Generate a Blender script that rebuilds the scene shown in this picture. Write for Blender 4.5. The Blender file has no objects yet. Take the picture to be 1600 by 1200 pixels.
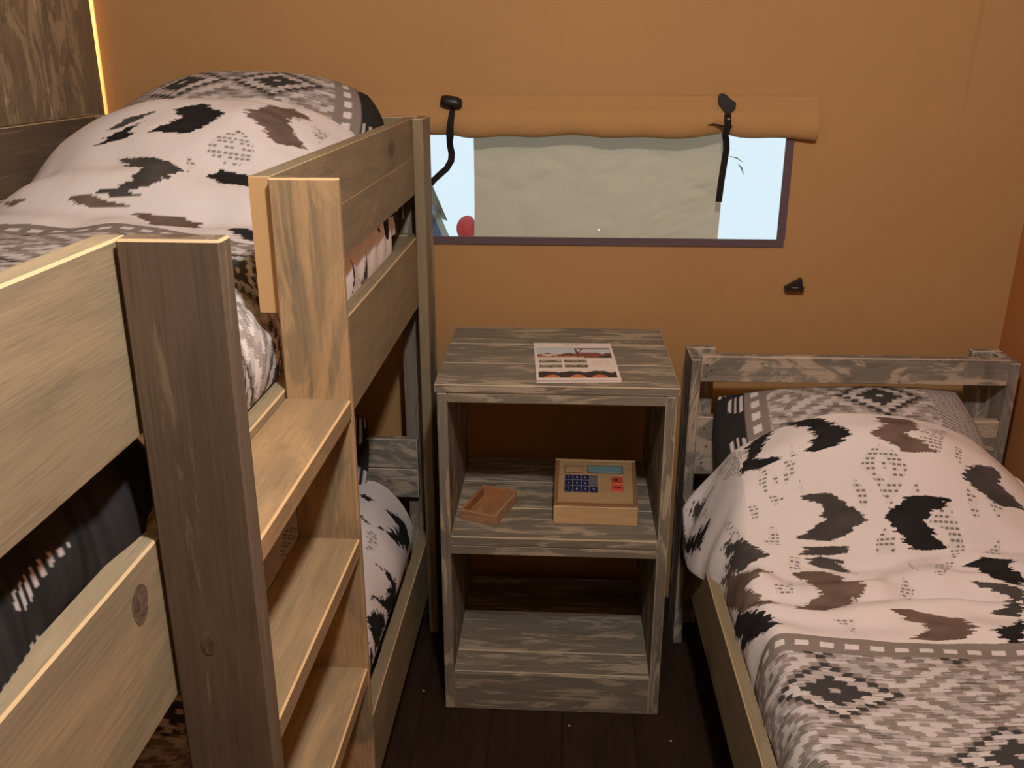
import bpy, bmesh, math, random
import numpy as np
from mathutils import Vector, Matrix, Euler

C = bpy.context.scene.collection
R = math.radians
random.seed(7)

# ------------------------------------------------------------ camera, world, light, exposure
scene = bpy.context.scene
cam_d = bpy.data.cameras.new('camera'); cam = bpy.data.objects.new('camera', cam_d); C.objects.link(cam)
cam.location = (0.3059, -2.1133, 1.7167)
cam.rotation_euler = (R(90 - 19.667), R(0.0), R(3.027))
cam_d.sensor_width = 36.0; cam_d.lens = 36.0 * 1451.0 / 1600.0; cam_d.clip_start = 0.02
scene.camera = cam

world = bpy.data.worlds.new('daylight'); scene.world = world; world.use_nodes = True
wb = world.node_tree.nodes['Background']
wb.inputs[0].default_value = (0.74, 0.91, 1.0, 1); wb.inputs[1].default_value = 0.98

def lamp(name, loc, power, col, rad):
    d = bpy.data.lights.new(name, 'POINT'); d.energy = power; d.color = col; d.shadow_soft_size = rad
    o = bpy.data.objects.new(name, d); o.location = loc; C.objects.link(o); return o
lamp('ceiling_lamp', (0.42, -1.55, 2.45), 80, (1.0, 0.955, 0.93), 0.05)
lamp('next_room_lamp', (-1.34, 0.06, 2.25), 160, (1.0, 0.80, 0.50), 0.04)

scene.view_settings.view_transform = 'Standard'; scene.view_settings.look = 'None'
scene.view_settings.gamma = 1.0; scene.view_settings.use_curve_mapping = False
scene.view_settings.exposure = 0.0

# ------------------------------------------------------------ helpers
def mesh_obj(name, verts, faces, mat, parent=None, smooth=False):
    me = bpy.data.meshes.new(name)
    me.from_pydata([tuple(v) for v in verts], [], [tuple(f) for f in faces]); me.update()
    return link_mesh(name, me, mat, parent, smooth)

def link_mesh(name, me, mat, parent=None, smooth=False):
    o = bpy.data.objects.new(name, me); C.objects.link(o)
    if mat: me.materials.append(mat)
    if smooth:
        me.polygons.foreach_set('use_smooth', [True] * len(me.polygons))
    if parent: o.parent = parent
    return o

def bm_obj(name, bm, mat, parent=None, smooth=False):
    bmesh.ops.recalc_face_normals(bm, faces=bm.faces)
    me = bpy.data.meshes.new(name); bm.to_mesh(me); bm.free()
    return link_mesh(name, me, mat, parent, smooth)

def tag(o, label, cat, group=None):
    o['label'] = label; o['category'] = cat
    if group: o['group'] = group
    return o

def thing(name, label, cat, loc=(0, 0, 0), rz=0.0, group=None):
    o = bpy.data.objects.new(name, None); o.empty_display_size = 0.1
    o.location = loc; o.rotation_euler = (0, 0, rz); C.objects.link(o)
    return tag(o, label, cat, group)

def struct(o):
    o['kind'] = 'structure'; return o

SEED = [0]
def board(name, lo, hi, mat, parent=None, grain=0, bev=0.0025, rot=None, seed=None):
    """a sawn board between two corners; stores grain coordinates and worn edges as attributes"""
    bm = bmesh.new()
    lo = Vector(lo); hi = Vector(hi); c = (lo + hi) / 2; d = hi - lo
    bmesh.ops.create_cube(bm, size=1.0)
    for v in bm.verts: v.co = Vector((v.co.x * d.x, v.co.y * d.y, v.co.z * d.z))
    if bev: bmesh.ops.bevel(bm, geom=list(bm.edges), offset=min(bev, min(d) * .3), segments=1, affect='EDGES', profile=.5)
    bmesh.ops.recalc_face_normals(bm, faces=bm.faces)
    me = bpy.data.meshes.new(name); bm.to_mesh(me); bm.free()
    n = len(me.vertices); co = np.empty(n * 3, np.float32); me.vertices.foreach_get('co', co); co = co.reshape(-1, 3)
    SEED[0] += 1; sd = SEED[0] if seed is None else seed
    rs = np.random.RandomState(sd); off = rs.rand(3) * 20
    ax = [grain] + [i for i in range(3) if i != grain]
    gc = co[:, ax] + off
    at = me.attributes.new('gc', 'FLOAT_VECTOR', 'POINT'); at.data.foreach_set('vector', gc.astype(np.float32).ravel())
    w = [1.0 if p.area < 0.25 * max(d.x * d.y, 1e-9) and min(abs(abs(x) - 1) for x in p.normal) > .02 else 0.0 for p in me.polygons]
    aw = me.attributes.new('wear', 'FLOAT', 'FACE'); aw.data.foreach_set('value', w)
    me.transform(Matrix.Translation(c) if rot is None else Matrix.Translation(c) @ rot.to_4x4())
    return link_mesh(name, me, mat, parent)

def grid_faces(nr, nc):
    i, j = np.meshgrid(np.arange(nr - 1), np.arange(nc - 1), indexing='ij'); a = (i * nc + j).ravel()
    return np.stack([a, a + 1, a + nc + 1, a + nc], 1)

def grid_obj(name, P, col, mat, parent=None, smooth=True, flip=False, extra=None):
    """P: rows x cols x 3 points; col: same grid of colours (the printed cloth)"""
    nr, nc = P.shape[:2]; V = P.reshape(-1, 3); F = grid_faces(nr, nc)
    if flip: F = F[:, ::-1]
    Cc = None if col is None else col.reshape(-1, 3)
    if extra is not None:
        V2, F2, C2 = extra; F = np.concatenate([F, F2 + len(V)]); V = np.concatenate([V, V2])
        if Cc is not None: Cc = np.concatenate([Cc, C2])
    me = bpy.data.meshes.new(name)
    me.vertices.add(len(V)); me.vertices.foreach_set('co', V.astype(np.float32).ravel())
    me.loops.add(len(F) * 4); me.loops.foreach_set('vertex_index', F.astype(np.int32).ravel())
    me.polygons.add(len(F)); me.polygons.foreach_set('loop_start', np.arange(len(F), dtype=np.int32) * 4)
    me.update(calc_edges=True); me.validate()
    if Cc is not None:
        a = me.attributes.new('print', 'FLOAT_COLOR', 'POINT')
        a.data.foreach_set('color', np.concatenate([Cc, np.ones((len(Cc), 1))], 1).astype(np.float32).ravel())
    return link_mesh(name, me, mat, parent, smooth)

def tube_bm(bm, pts, rad, seg=8, flat=1.0):
    pts = [Vector(p) for p in pts]; rings = []
    for i, p in enumerate(pts):
        t = (pts[min(i + 1, len(pts) - 1)] - pts[max(i - 1, 0)]).normalized()
        up = Vector((0, 1, 0)) if abs(t.y) < .9 else Vector((1, 0, 0))
        a = t.cross(up).normalized(); b = a.cross(t)
        r = rad[i] if isinstance(rad, (list, tuple)) else rad
        rings.append([bm.verts.new(p + a * math.cos(2 * math.pi * k / seg) * r + b * math.sin(2 * math.pi * k / seg) * r * flat) for k in range(seg)])
    for i in range(len(rings) - 1):
        for k in range(seg):
            bm.faces.new((rings[i][k], rings[i][(k + 1) % seg], rings[i + 1][(k + 1) % seg], rings[i + 1][k]))
    bm.faces.new(rings[0][::-1]); bm.faces.new(rings[-1])

def box_bm(bm, lo, hi, bev=0.0, mtx=None):
    lo = Vector(lo); hi = Vector(hi); c = (lo + hi) / 2; d = hi - lo
    r = bmesh.ops.create_cube(bm, size=1.0); vs = r['verts']
    for v in vs: v.co = Vector((v.co.x * d.x, v.co.y * d.y, v.co.z * d.z)) + c
    if bev:
        es = list({e for v in vs for e in v.link_edges})
        vs = [v for v in bmesh.ops.bevel(bm, geom=es, offset=bev, segments=2, affect='EDGES', profile=.5)['verts']]
    if mtx: bmesh.ops.transform(bm, matrix=mtx, verts=[v for v in bm.verts if v.is_valid])

# ------------------------------------------------------------ materials
def new_mat(name):
    m = bpy.data.materials.new(name); m.use_nodes = True
    nt = m.node_tree; b = nt.nodes['Principled BSDF']; return m, nt, b

def plain(name, col, rough=.6, metal=0.0, spec=.5):
    m, nt, b = new_mat(name)
    n = nt.nodes.new('ShaderNodeTexNoise'); n.inputs['Scale'].default_value = 60
    mx = nt.nodes.new('ShaderNodeMix'); mx.data_type = 'RGBA'
    mx.inputs[6].default_value = (*[c * .88 for c in col], 1); mx.inputs[7].default_value = (*[min(1, c * 1.08) for c in col], 1)
    nt.links.new(n.outputs[0], mx.inputs[0]); nt.links.new(mx.outputs[2], b.inputs['Base Color'])
    b.inputs['Roughness'].default_value = rough; b.inputs['Metallic'].default_value = metal
    b.inputs['Specular IOR Level'].default_value = spec
    return m

def wood(name, a, bcol, c, edge, patch=(3.0, 10.0, 10.0), p0=.49, p1=.57, streak=.5, knots=True, rough=.8, stain=.5):
    """weathered scaffold wood: grain streaks (a..b), pale sanded patches (c), darker weather stains, paler worn edges"""
    m, nt, bs = new_mat(name); N = nt.nodes; L = nt.links
    at = N.new('ShaderNodeAttribute'); at.attribute_name = 'gc'
    def noise(scale, det, dist=0.0, rough_=.55, off=0.0):
        mp = N.new('ShaderNodeMapping'); mp.inputs['Scale'].default_value = scale; mp.inputs['Location'].default_value = (off, off, off); L.new(at.outputs['Vector'], mp.inputs[0])
        n = N.new('ShaderNodeTexNoise'); n.inputs['Scale'].default_value = 1.0; n.inputs['Detail'].default_value = det
        n.inputs['Roughness'].default_value = rough_; n.inputs['Distortion'].default_value = dist
        L.new(mp.outputs[0], n.inputs['Vector']); return n.outputs[0]
    def ramp(src, p, q):
        r = N.new('ShaderNodeMapRange'); r.inputs[1].default_value = p; r.inputs[2].default_value = q; r.clamp = True
        L.new(src, r.inputs[0]); return r.outputs[0]
    def mix(f, x, y):
        k = N.new('ShaderNodeMix'); k.data_type = 'RGBA'
        if isinstance(f, (int, float)): k.inputs[0].default_value = f
        else: L.new(f, k.inputs[0])
        for s, v in ((6, x), (7, y)):
            if isinstance(v, tuple): k.inputs[s].default_value = (*v, 1)
            else: L.new(v, k.inputs[s])
        return k.outputs[2]
    def mul(x, y):
        k = N.new('ShaderNodeMath'); k.operation = 'MULTIPLY'
        for i, v in enumerate((x, y)):
            if isinstance(v, (int, float)): k.inputs[i].default_value = v
            else: L.new(v, k.inputs[i])
        return k.outputs[0]
    st = noise((5, 110, 110), 6, 1.0); broad = noise((1.8, 16, 16), 4, 1.5); pt = noise(patch, 6, 1.0, .62, 3.1)
    sn = noise(tuple(x * 1.3 for x in patch), 5, 1.4, .6, 9.7); fine = noise((14, 330, 330), 3)
    colr = mix(ramp(broad, .38, .62), a, bcol)
    colr = mix(mul(ramp(sn, .53, .64), stain), colr, tuple(x * .58 for x in a))
    colr = mix(mul(ramp(st, .46, .60), streak), colr, c)
    colr = mix(mul(mul(ramp(pt, p0, p1), ramp(st, .30, .44)), .85), colr, c)
    colr = mix(mul(ramp(fine, .52, .70), .3), colr, tuple(x * .5 for x in a))
    if knots:
        mp = N.new('ShaderNodeMapping'); mp.inputs['Scale'].default_value = (2.2, 6, 4); L.new(at.outputs['Vector'], mp.inputs[0])
        vo = N.new('ShaderNodeTexVoronoi'); vo.inputs['Scale'].default_value = 1.0; L.new(mp.outputs[0], vo.inputs['Vector'])
        colr = mix(mul(ramp(vo.outputs['Distance'], .26, .10), .35), colr, tuple(x * .75 for x in a))
        colr = mix(mul(ramp(vo.outputs['Distance'], .12, .08), .7), colr, (a[0] * .42, a[1] * .33, a[2] * .30))
    wa = N.new('ShaderNodeAttribute'); wa.attribute_name = 'wear'
    colr = mix(mul(wa.outputs['Fac'], .8), colr, edge)
    L.new(colr, bs.inputs['Base Color']); bs.inputs['Roughness'].default_value = rough
    bs.inputs['Specular IOR Level'].default_value = .25
    bp = N.new('ShaderNodeBump'); bp.inputs['Strength'].default_value = .25; bp.inputs['Distance'].default_value = .002
    L.new(st, bp.inputs['Height']); L.new(bp.outputs[0], bs.inputs['Normal'])
    return m

TAN = wood('weathered_tan_wood', (0.233, 0.195, 0.128), (0.277, 0.231, 0.148), (0.352, 0.277, 0.167), (.60, .46, .26), patch=(2.6, 8, 8), p0=.52, p1=.66, streak=.10, stain=.28)
DARK = wood('dark_weathered_wood', (.125, .094, .066), (.150, .112, .078), (.235, .178, .122), (.56, .42, .25), patch=(3, 40, 40), p0=.60, p1=.66, streak=.10, stain=.3)
ORANGE = wood('sanded_pine', (0.197, 0.155, 0.097), (0.336, 0.231, 0.126), (0.420, 0.281, 0.147), (.64, .45, .24), patch=(3.4, 8, 8), p0=.47, p1=.53, streak=.12, stain=.45)
STEP = wood('step_pine', (0.234, 0.172, 0.098), (0.281, 0.199, 0.109), (0.406, 0.273, 0.140), (.66, .46, .24), patch=(2.6, 7, 7), p0=.47, p1=.6, streak=.12, knots=False, stain=.25)
GREY = wood('grey_washed_wood', (.180, .162, .128), (.220, .198, .155), (.45, .385, .29), (.52, .45, .33), patch=(5.0, 30, 30), p0=.52, p1=.58, streak=.12, stain=.35)
GREY2 = wood('pale_washed_wood', (.19, .18, .155), (.26, .24, .20), (.52, .445, .355), (.56, .48, .38), patch=(5.0, 13, 13), p0=.49, p1=.54, streak=.10, stain=.6)
WALLW = wood('partition_wood', (.21, .165, .108), (.26, .20, .13), (.42, .33, .215), (.50, .40, .26), patch=(6, 18, 18), p0=.49, p1=.56, streak=.12, knots=False, stain=.5)
ENDG = plain('end_grain', (.50, .32, .15), .85, spec=.2)
FLOOR = wood('dark_floor_wood', (.022, .011, .006), (.028, .014, .007), (.035, .019, .010), (.02, .010, .006), knots=False, rough=.75)
KNOT, _nt, _b = new_mat('knot_wood')
_tc = _nt.nodes.new('ShaderNodeTexCoord'); _w = _nt.nodes.new('ShaderNodeTexNoise'); _w.inputs['Scale'].default_value = 75; _w.inputs['Detail'].default_value = 5; _w.inputs['Distortion'].default_value = 1.5
_r = _nt.nodes.new('ShaderNodeValToRGB'); _r.color_ramp.elements[0].position = .32; _r.color_ramp.elements[0].color = (.055, .035, .024, 1); _r.color_ramp.elements[1].position = .68; _r.color_ramp.elements[1].color = (.17, .12, .08, 1)
_nt.links.new(_tc.outputs['Object'], _w.inputs['Vector']); _nt.links.new(_w.outputs[0], _r.inputs[0]); _nt.links.new(_r.outputs[0], _b.inputs['Base Color']); _b.inputs['Roughness'].default_value = .85

def canvas(name, col, transl=0.0):
    m, nt, b = new_mat(name); N = nt.nodes; L = nt.links
    tc = N.new('ShaderNodeTexCoord')
    n = N.new('ShaderNodeTexNoise'); n.inputs['Scale'].default_value = 2.2; n.inputs['Detail'].default_value = 5; L.new(tc.outputs['Object'], n.inputs['Vector'])
    f = N.new('ShaderNodeTexNoise'); f.inputs['Scale'].default_value = 420; f.inputs['Detail'].default_value = 2; L.new(tc.outputs['Object'], f.inputs['Vector'])
    mx = N.new('ShaderNodeMix'); mx.data_type = 'RGBA'
    mx.inputs[6].default_value = (*[c * .86 for c in col], 1); mx.inputs[7].default_value = (*[c * 1.12 for c in col], 1)
    ad = N.new('ShaderNodeMath'); ad.operation = 'MULTIPLY_ADD'; ad.inputs[1].default_value = .45
    mm = N.new('ShaderNodeMath'); mm.operation = 'MULTIPLY'; mm.inputs[1].default_value = .6; L.new(n.outputs[0], mm.inputs[0])
    L.new(f.outputs[0], ad.inputs[0]); L.new(mm.outputs[0], ad.inputs[2])
    L.new(ad.outputs[0], mx.inputs[0]); L.new(mx.outputs[2], b.inputs['Base Color'])
    b.inputs['Roughness'].default_value = .9; b.inputs['Specular IOR Level'].default_value = .15
    bp = N.new('ShaderNodeBump'); bp.inputs['Strength'].default_value = .15; bp.inputs['Distance'].default_value = .002
    L.new(f.outputs[0], bp.inputs['Height']); L.new(bp.outputs[0], b.inputs['Normal'])
    if transl:
        t = N.new('ShaderNodeBsdfTranslucent'); L.new(mx.outputs[2], t.inputs[0])
        s = N.new('ShaderNodeMixShader'); s.inputs[0].default_value = transl
        L.new(b.outputs[0], s.inputs[1]); L.new(t.outputs[0], s.inputs[2]); L.new(s.outputs[0], N['Material Output'].inputs[0])
    return m
CANVAS = canvas('tan_tent_canvas', (.465, .278, .119))
CANVAS_R = canvas('reddened_tent_canvas', (.47, .20, .070))  # right wall: redder than the tan canvas so its bounced light turns reddish
SEAMC = canvas('seam_canvas', (.43, .25, .10))
SHEET = canvas('beige_tarp_cloth', (.58, .52, .385), .3)
TRIM = plain('purple_grey_webbing', (.13, .095, .115), .85, spec=.2)
BLACKP = plain('black_plastic', (.012, .011, .010), .45)
STRAPM = plain('black_webbing', (.016, .013, .014), .8, spec=.2)
METAL = plain('dull_metal', (.55, .5, .45), .35, 1.0)

def printed(name, rough=.9, sheen=.0, bump=True):
    m, nt, b = new_mat(name); N = nt.nodes; L = nt.links
    a = N.new('ShaderNodeAttribute'); a.attribute_name = 'print'; L.new(a.outputs['Color'], b.inputs['Base Color'])
    b.inputs['Roughness'].default_value = rough; b.inputs['Specular IOR Level'].default_value = .15
    if bump:
        tc = N.new('ShaderNodeTexCoord'); n = N.new('ShaderNodeTexNoise'); n.inputs['Scale'].default_value = 38; n.inputs['Detail'].default_value = 6
        L.new(tc.outputs['Object'], n.inputs['Vector'])
        bp = N.new('ShaderNodeBump'); bp.inputs['Strength'].default_value = .35; bp.inputs['Distance'].default_value = .006
        L.new(n.outputs[0], bp.inputs['Height']); L.new(bp.outputs[0], b.inputs['Normal'])
    return m
CLOTH = printed('printed_cotton')
PAPER = printed('printed_paper', .5, bump=False)

# ------------------------------------------------------------ room shell
YW = 0.60
WX0, WX1, WZ0, WZ1 = -0.085, 0.930, 1.205, 1.53        # window opening
def wall_with_hole(name, x0, x1, z0, z1, y, hole, mat, n=(70, 60)):
    xs = sorted(set(list(np.linspace(x0, x1, n[0])) + [hole[0], hole[1]])); zs = sorted(set(list(np.linspace(z0, z1, n[1])) + [hole[2], hole[3]]))
    vs = [(x, y + .004 * math.sin(x * 3.1 + z * .6) * math.sin(z * 1.4) * (1 if (x < -.2 or x > 1.05) else .3), z) for z in zs for x in xs]
    fs = []
    for j in range(len(zs) - 1):
        for i in range(len(xs) - 1):
            cx, cz = (xs[i] + xs[i + 1]) / 2, (zs[j] + zs[j + 1]) / 2
            if hole[0] < cx < hole[1] and hole[2] < cz < hole[3]: continue
            a = j * len(xs) + i; fs.append((a, a + 1, a + len(xs) + 1, a + len(xs)))
    return struct(mesh_obj(name, vs, fs, mat, None, True))
wall_back = wall_with_hole('wall_back', -2.3, 1.62, 0, 2.75, YW, (WX0, WX1, WZ0, WZ1), CANVAS)
def seam(name, x0, z0, x1, z1, w, mat):
    vs = []
    for (x, z) in ((x0, z0), (x1, z1)):
        for dx, dy in ((-w, 0.003), (-w * .7, .0012), (w * .7, .0004), (w, 0.003)): vs.append((x + dx, YW + dy - .0035, z))
    o = mesh_obj(name, vs, [(0, 1, 5, 4), (1, 2, 6, 5), (2, 3, 7, 6)], mat, wall_back); return o
seam('seam', 1.352, 0.0, 1.432, 2.7, .007, SEAMC)

def plane(name, vs, mat): return struct(mesh_obj(name, vs, [(0, 1, 2, 3)], mat))
plane('wall_right', [(1.60, YW, 0), (1.60, -3.3, 0), (1.64, -3.3, 2.75), (1.64, YW, 2.75)], CANVAS_R)
plane('wall_front', [(-2.3, -3.3, 0), (1.7, -3.3, 0), (1.7, -3.3, 2.75), (-2.3, -3.3, 2.75)], CANVAS)
plane('wall_outer', [(-2.3, -3.3, 0), (-2.3, YW, 0), (-2.3, YW, 2.75), (-2.3, -3.3, 2.75)], CANVAS)
plane('ceiling', [(-2.3, -3.3, 2.75), (1.7, -3.3, 2.75), (1.7, YW, 2.75), (-2.3, YW, 2.75)], CANVAS)
# floor: one structure object of planks running away from the camera
fbm_verts = []
floor = struct(board('floor', (-2.3, -3.3, -.04), (1.7, .62, -.003), FLOOR, None, 1, 0))
for k in range(20):
    x = -2.2 + k * .195
    board('floor_plank', (x, -3.3, -.02), (x + .191, .598, 0.0), FLOOR, floor, 1, .002)
# wooden partition on the left: planks standing upright
wall_left = struct(board('wall_left', (-1.020, -3.3, 0), (-1.0125, .566, 2.75), WALLW, None, 2, 0))
y = .576; k = 0
while y > -3.2:
    w = .29 if k == 0 else .195
    board('wall_plank', (-1.012, y - w + .003, 0), (-.998, y, 2.75), WALLW, wall_left, 2, .003); y -= w; k += 1

# window: vinyl pane in the canvas, purple-grey webbing sewn round it
m, nt, b = new_mat('clear_vinyl')
b.inputs['Base Color'].default_value = (1, 1, 1, 1)
tr = nt.nodes.new('ShaderNodeBsdfTransparent'); gl = nt.nodes.new('ShaderNodeBsdfGlossy'); gl.inputs['Roughness'].default_value = .08
ms = nt.nodes.new('ShaderNodeMixShader'); ms.inputs[0].default_value = .025
nt.links.new(tr.outputs[0], ms.inputs[1]); nt.links.new(gl.outputs[0], ms.inputs[2]); nt.links.new(ms.outputs[0], nt.nodes['Material Output'].inputs[0])
VINYL = m
win = struct(bpy.data.objects.new('window_1', None)); C.objects.link(win); win.location = ((WX0 + WX1) / 2, YW, WZ0)
def wloc(v): return (v[0] - win.location[0], v[1] - win.location[1], v[2] - win.location[2])
mesh_obj('window_pane', [wloc(v) for v in ((WX0 - .005, YW + .003, WZ0 - .005), (WX1 + .005, YW + .003, WZ0 - .005), (WX1 + .005, YW + .003, WZ1 + .01), (WX0 - .005, YW + .003, WZ1 + .01))], [(0, 1, 2, 3)], VINYL, win)
bmw = bmesh.new()
box_bm(bmw, wloc((WX0 - .03, YW - .005, WZ0 - .022)), wloc((WX1 + .021, YW + .001, WZ0)))
box_bm(bmw, wloc((WX1, YW - .005, WZ0)), wloc((WX1 + .023, YW + .001, WZ1)))
box_bm(bmw, wloc((WX0 - .03, YW - .005, WZ0)), wloc((WX0, YW + .001, WZ1)))
bm_obj('window_frame', bmw, TRIM, win)

# ------------------------------------------------------------ rolled-up window flap
def flap():
    x0, x1 = -.27, 1.005; nx = 70; prof = []
    # cross-section (y offset from the wall, z): flat hem above, then the bulging roll
    prof = [(-.002, 1.603), (-.006, 1.601), (-.007, 1.588), (-.008, 1.576), (-.014, 1.571), (-.024, 1.560), (-.032, 1.545), (-.036, 1.528), (-.034, 1.511), (-.027, 1.499), (-.016, 1.492), (-.006, 1.495), (-.002, 1.502)]
    P = np.zeros((nx, len(prof), 3))
    for i in range(nx):
        f = i / (nx - 1); x = x0 + (x1 - x0) * f
        g = .006 * math.sin(f * 17) * .5 + .003 * math.sin(f * 41 + 1)
        droop = -.004 * max(0, (f - .8) / .2) + .006 * math.exp(-((x - .75) / .03) ** 2) + .004 * math.exp(-((x + .005) / .03) ** 2)
        pin = 1 - .35 * math.exp(-((x - .75) / .05) ** 2) - .3 * math.exp(-((x + .005) / .05) ** 2)
        for j, (dy, z) in enumerate(prof):
            w = max(0, (1.576 - z) / .08)
            P[i, j] = (x, YW + dy * (1 + w * (pin - 1)) + g * w * .5 - .001, z + (g * .8 + droop) * w)
    V = P.copy(); caps = []
    o = thing('window_flap', 'rolled-up tan canvas flap fastened above the long window', 'window flap', ((x0 + x1) / 2, YW, 1.55))
    P -= np.array(o.location)
    n0 = P[0]; n1 = P[-1]
    grid_obj('roll', P, None, CANVAS, o)
    mesh_obj('roll_end', list(n1), [tuple(range(len(prof)))], CANVAS, o); mesh_obj('roll_end', list(n0), [tuple(range(len(prof)))[::-1]], CANVAS, o)
flap()

def ribbon_bm(bm, pts, w, th=.0015, twist=None):
    """flat webbing strap through points, its width across x/z, facing the room"""
    pts = [Vector(p) for p in pts]; rr = []
    for i, p in enumerate(pts):
        t = (pts[min(i + 1, len(pts) - 1)] - pts[max(i - 1, 0)]).normalized()
        nrm = Vector((0, -1, 0)); a = t.cross(nrm)
        a = a.normalized() if a.length > 1e-4 else Vector((1, 0, 0)); nb = a.cross(t).normalized()
        ww = w[i] if isinstance(w, (list, tuple)) else w
        rr.append([bm.verts.new(p + a * sx * ww / 2 + nb * sy * th) for sx, sy in ((-1, -1), (1, -1), (1, 1), (-1, 1))])
    for i in range(len(rr) - 1):
        for k in range(4): bm.faces.new((rr[i][k], rr[i][(k + 1) % 4], rr[i + 1][(k + 1) % 4], rr[i + 1][k]))
    bm.faces.new(rr[0][::-1]); bm.faces.new(rr[-1])

def flap_strap_left():
    o = thing('flap_strap', 'black strap and pill-shaped toggle left of the window, its end curling to the bunk', 'strap', (-.008, YW, 1.585))
    def l(x, y, z): return (x - o.location[0], y - o.location[1], z - o.location[2])
    bm = bmesh.new(); tube_bm(bm, [l(-.036, YW - .022, 1.589), l(-.033, YW - .022, 1.5885), l(-.02, YW - .024, 1.587), l(.008, YW - .025, 1.583), l(.02, YW - .024, 1.580), l(.024, YW - .023, 1.5795)], [.006, .014, .0175, .0175, .014, .006], 14)
    bm_obj('toggle', bm, BLACKP, o, True)
    bm = bmesh.new(); tube_bm(bm, [l(-.007, YW - .004, 1.592), l(-.007, YW - .02, 1.597), l(-.004, YW - .034, 1.594)], .006, 8)
    bm_obj('toggle_loop', bm, STRAPM, o, True)
    bm = bmesh.new(); ribbon_bm(bm, [l(-.001, YW - .02, 1.575), l(-.005, YW - .041, 1.545), l(-.008, YW - .045, 1.52), l(-.009, YW - .043, 1.497), l(-.012, YW - .03, 1.478), l(-.0125, YW - .012, 1.462), l(-.0095, YW - .008, 1.444), l(-.0115, YW - .009, 1.424), l(-.025, YW - .010, 1.402), l(-.045, YW - .011, 1.385), l(-.062, YW - .011, 1.37), l(-.072, YW - .011, 1.358)], [.014, .017, .019, .021, .018, .018, .019, .019, .018, .018, .017, .017])
    bm_obj('strap', bm, STRAPM, o)
def flap_strap_right():
    o = thing('flap_strap', 'black strap and angular clip right of the window, its end hanging straight down', 'strap', (.757, YW, 1.585))
    def l(x, y, z): return (x - o.location[0], y - o.location[1], z - o.location[2])
    bm = bmesh.new()
    out = [(.731, 1.604), (.737, 1.610), (.749, 1.609), (.758, 1.598), (.780, 1.586), (.779, 1.572), (.768, 1.558), (.752, 1.556), (.743, 1.574), (.732, 1.586)]
    f = [bm.verts.new(l(x, YW - .030, z)) for x, z in out]; bk = [bm.verts.new(l(x, YW - .008, z)) for x, z in out]
    bm.faces.new(f); bm.faces.new(bk[::-1])
    for i in range(len(out)): bm.faces.new((f[i], f[(i + 1) % len(out)], bk[(i + 1) % len(out)], bk[i]))
    bmesh.ops.bevel(bm, geom=list(bm.edges), offset=.002, segments=2, affect='EDGES')
    bm_obj('clip', bm, BLACKP, o)
    bm = bmesh.new(); ribbon_bm(bm, [l(.757, YW - .012, 1.565), l(.759, YW - .030, 1.55), l(.759, YW - .039, 1.532), l(.757, YW - .041, 1.515), l(.755, YW - .036, 1.50), l(.761, YW - .02, 1.486), l(.765, YW - .012, 1.46), l(.762, YW - .009, 1.42), l(.758, YW - .008, 1.37), l(.755, YW - .008, 1.313)], [.017, .019, .019, .018, .018, .018, .018, .018, .018, .018])
    bm_obj('strap', bm, STRAPM, o)
    bm = bmesh.new(); ribbon_bm(bm, [l(.705, YW - .034, 1.527), l(.72, YW - .038, 1.530), l(.735, YW - .041, 1.527), l(.748, YW - .043, 1.523), l(.757, YW - .044, 1.521), l(.77, YW - .040, 1.526)], [.001, .003, .005, .006, .006, .004])
    bm_obj('strap_loop', bm, STRAPM, o)
    bm = bmesh.new(); box_bm(bm, l(.7565, YW - .0405, 1.541), l(.7645, YW - .038, 1.5445), .0006); bm_obj('buckle', bm, METAL, o)
flap_strap_left(); flap_strap_right()

def wall_clip():
    o = thing('wall_clip', 'small black triangular plastic clip fixed on the bare canvas below the window', 'clip', (.992, YW, 1.07))
    def tri(pts, y0, y1, bv=.0015):
        bm = bmesh.new(); f = [bm.verts.new((x, y0, z)) for x, z in pts]; g = [bm.verts.new((x, y1, z)) for x, z in pts]
        bm.faces.new(f); bm.faces.new(g[::-1])
        for i in range(len(pts)): bm.faces.new((f[i], f[(i + 1) % len(pts)], g[(i + 1) % len(pts)], g[i]))
        bmesh.ops.bevel(bm, geom=list(bm.edges), offset=bv, segments=1, affect='EDGES'); return bm
    bm_obj('body', tri([(-.028, -.012), (-.028, -.002), (.018, .026), (.022, .004), (.021, -.016), (.006, -.010)], -.024, -.002), BLACKP, o)
    bm_obj('tab', tri([(-.029, -.010), (-.027, .001), (.026, .002), (.022, -.010)], -.031, -.022), BLACKP, o)
    bm = bmesh.new(); box_bm(bm, (-.012, -.0335, -.0012), (.006, -.0305, .0012), .0005); bm_obj('pin', bm, METAL, o)
wall_clip()

# ------------------------------------------------------------ cloth geometry (numpy only)
#BEGIN_CLOTH
def smooth(x, a, b):
    t = np.clip((x - a) / (b - a), 0, 1); return t * t * (3 - 2 * t)
def hsh(n):
    n = np.asarray(n, float); return np.modf(np.abs(np.sin(n * 12.9898 + 4.1) * 43758.5453))[0]
def vnoise(x, y):
    xi, yi = np.floor(x), np.floor(y); fx, fy = x - xi, y - yi; fx = fx * fx * (3 - 2 * fx); fy = fy * fy * (3 - 2 * fy)
    h = lambda a, b: hsh(a * 57.3 + b * 131.7)
    return (h(xi, yi) * (1 - fx) + h(xi + 1, yi) * fx) * (1 - fy) + (h(xi, yi + 1) * (1 - fx) + h(xi + 1, yi + 1) * fx) * fy
def folds(u, v, k):
    return (vnoise(u * 5 + k, v * 9 + k * 2) - .5) + .5 * (vnoise(u * 11 + v * 4 + k, v * 17 - u * 3) - .5)
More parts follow.
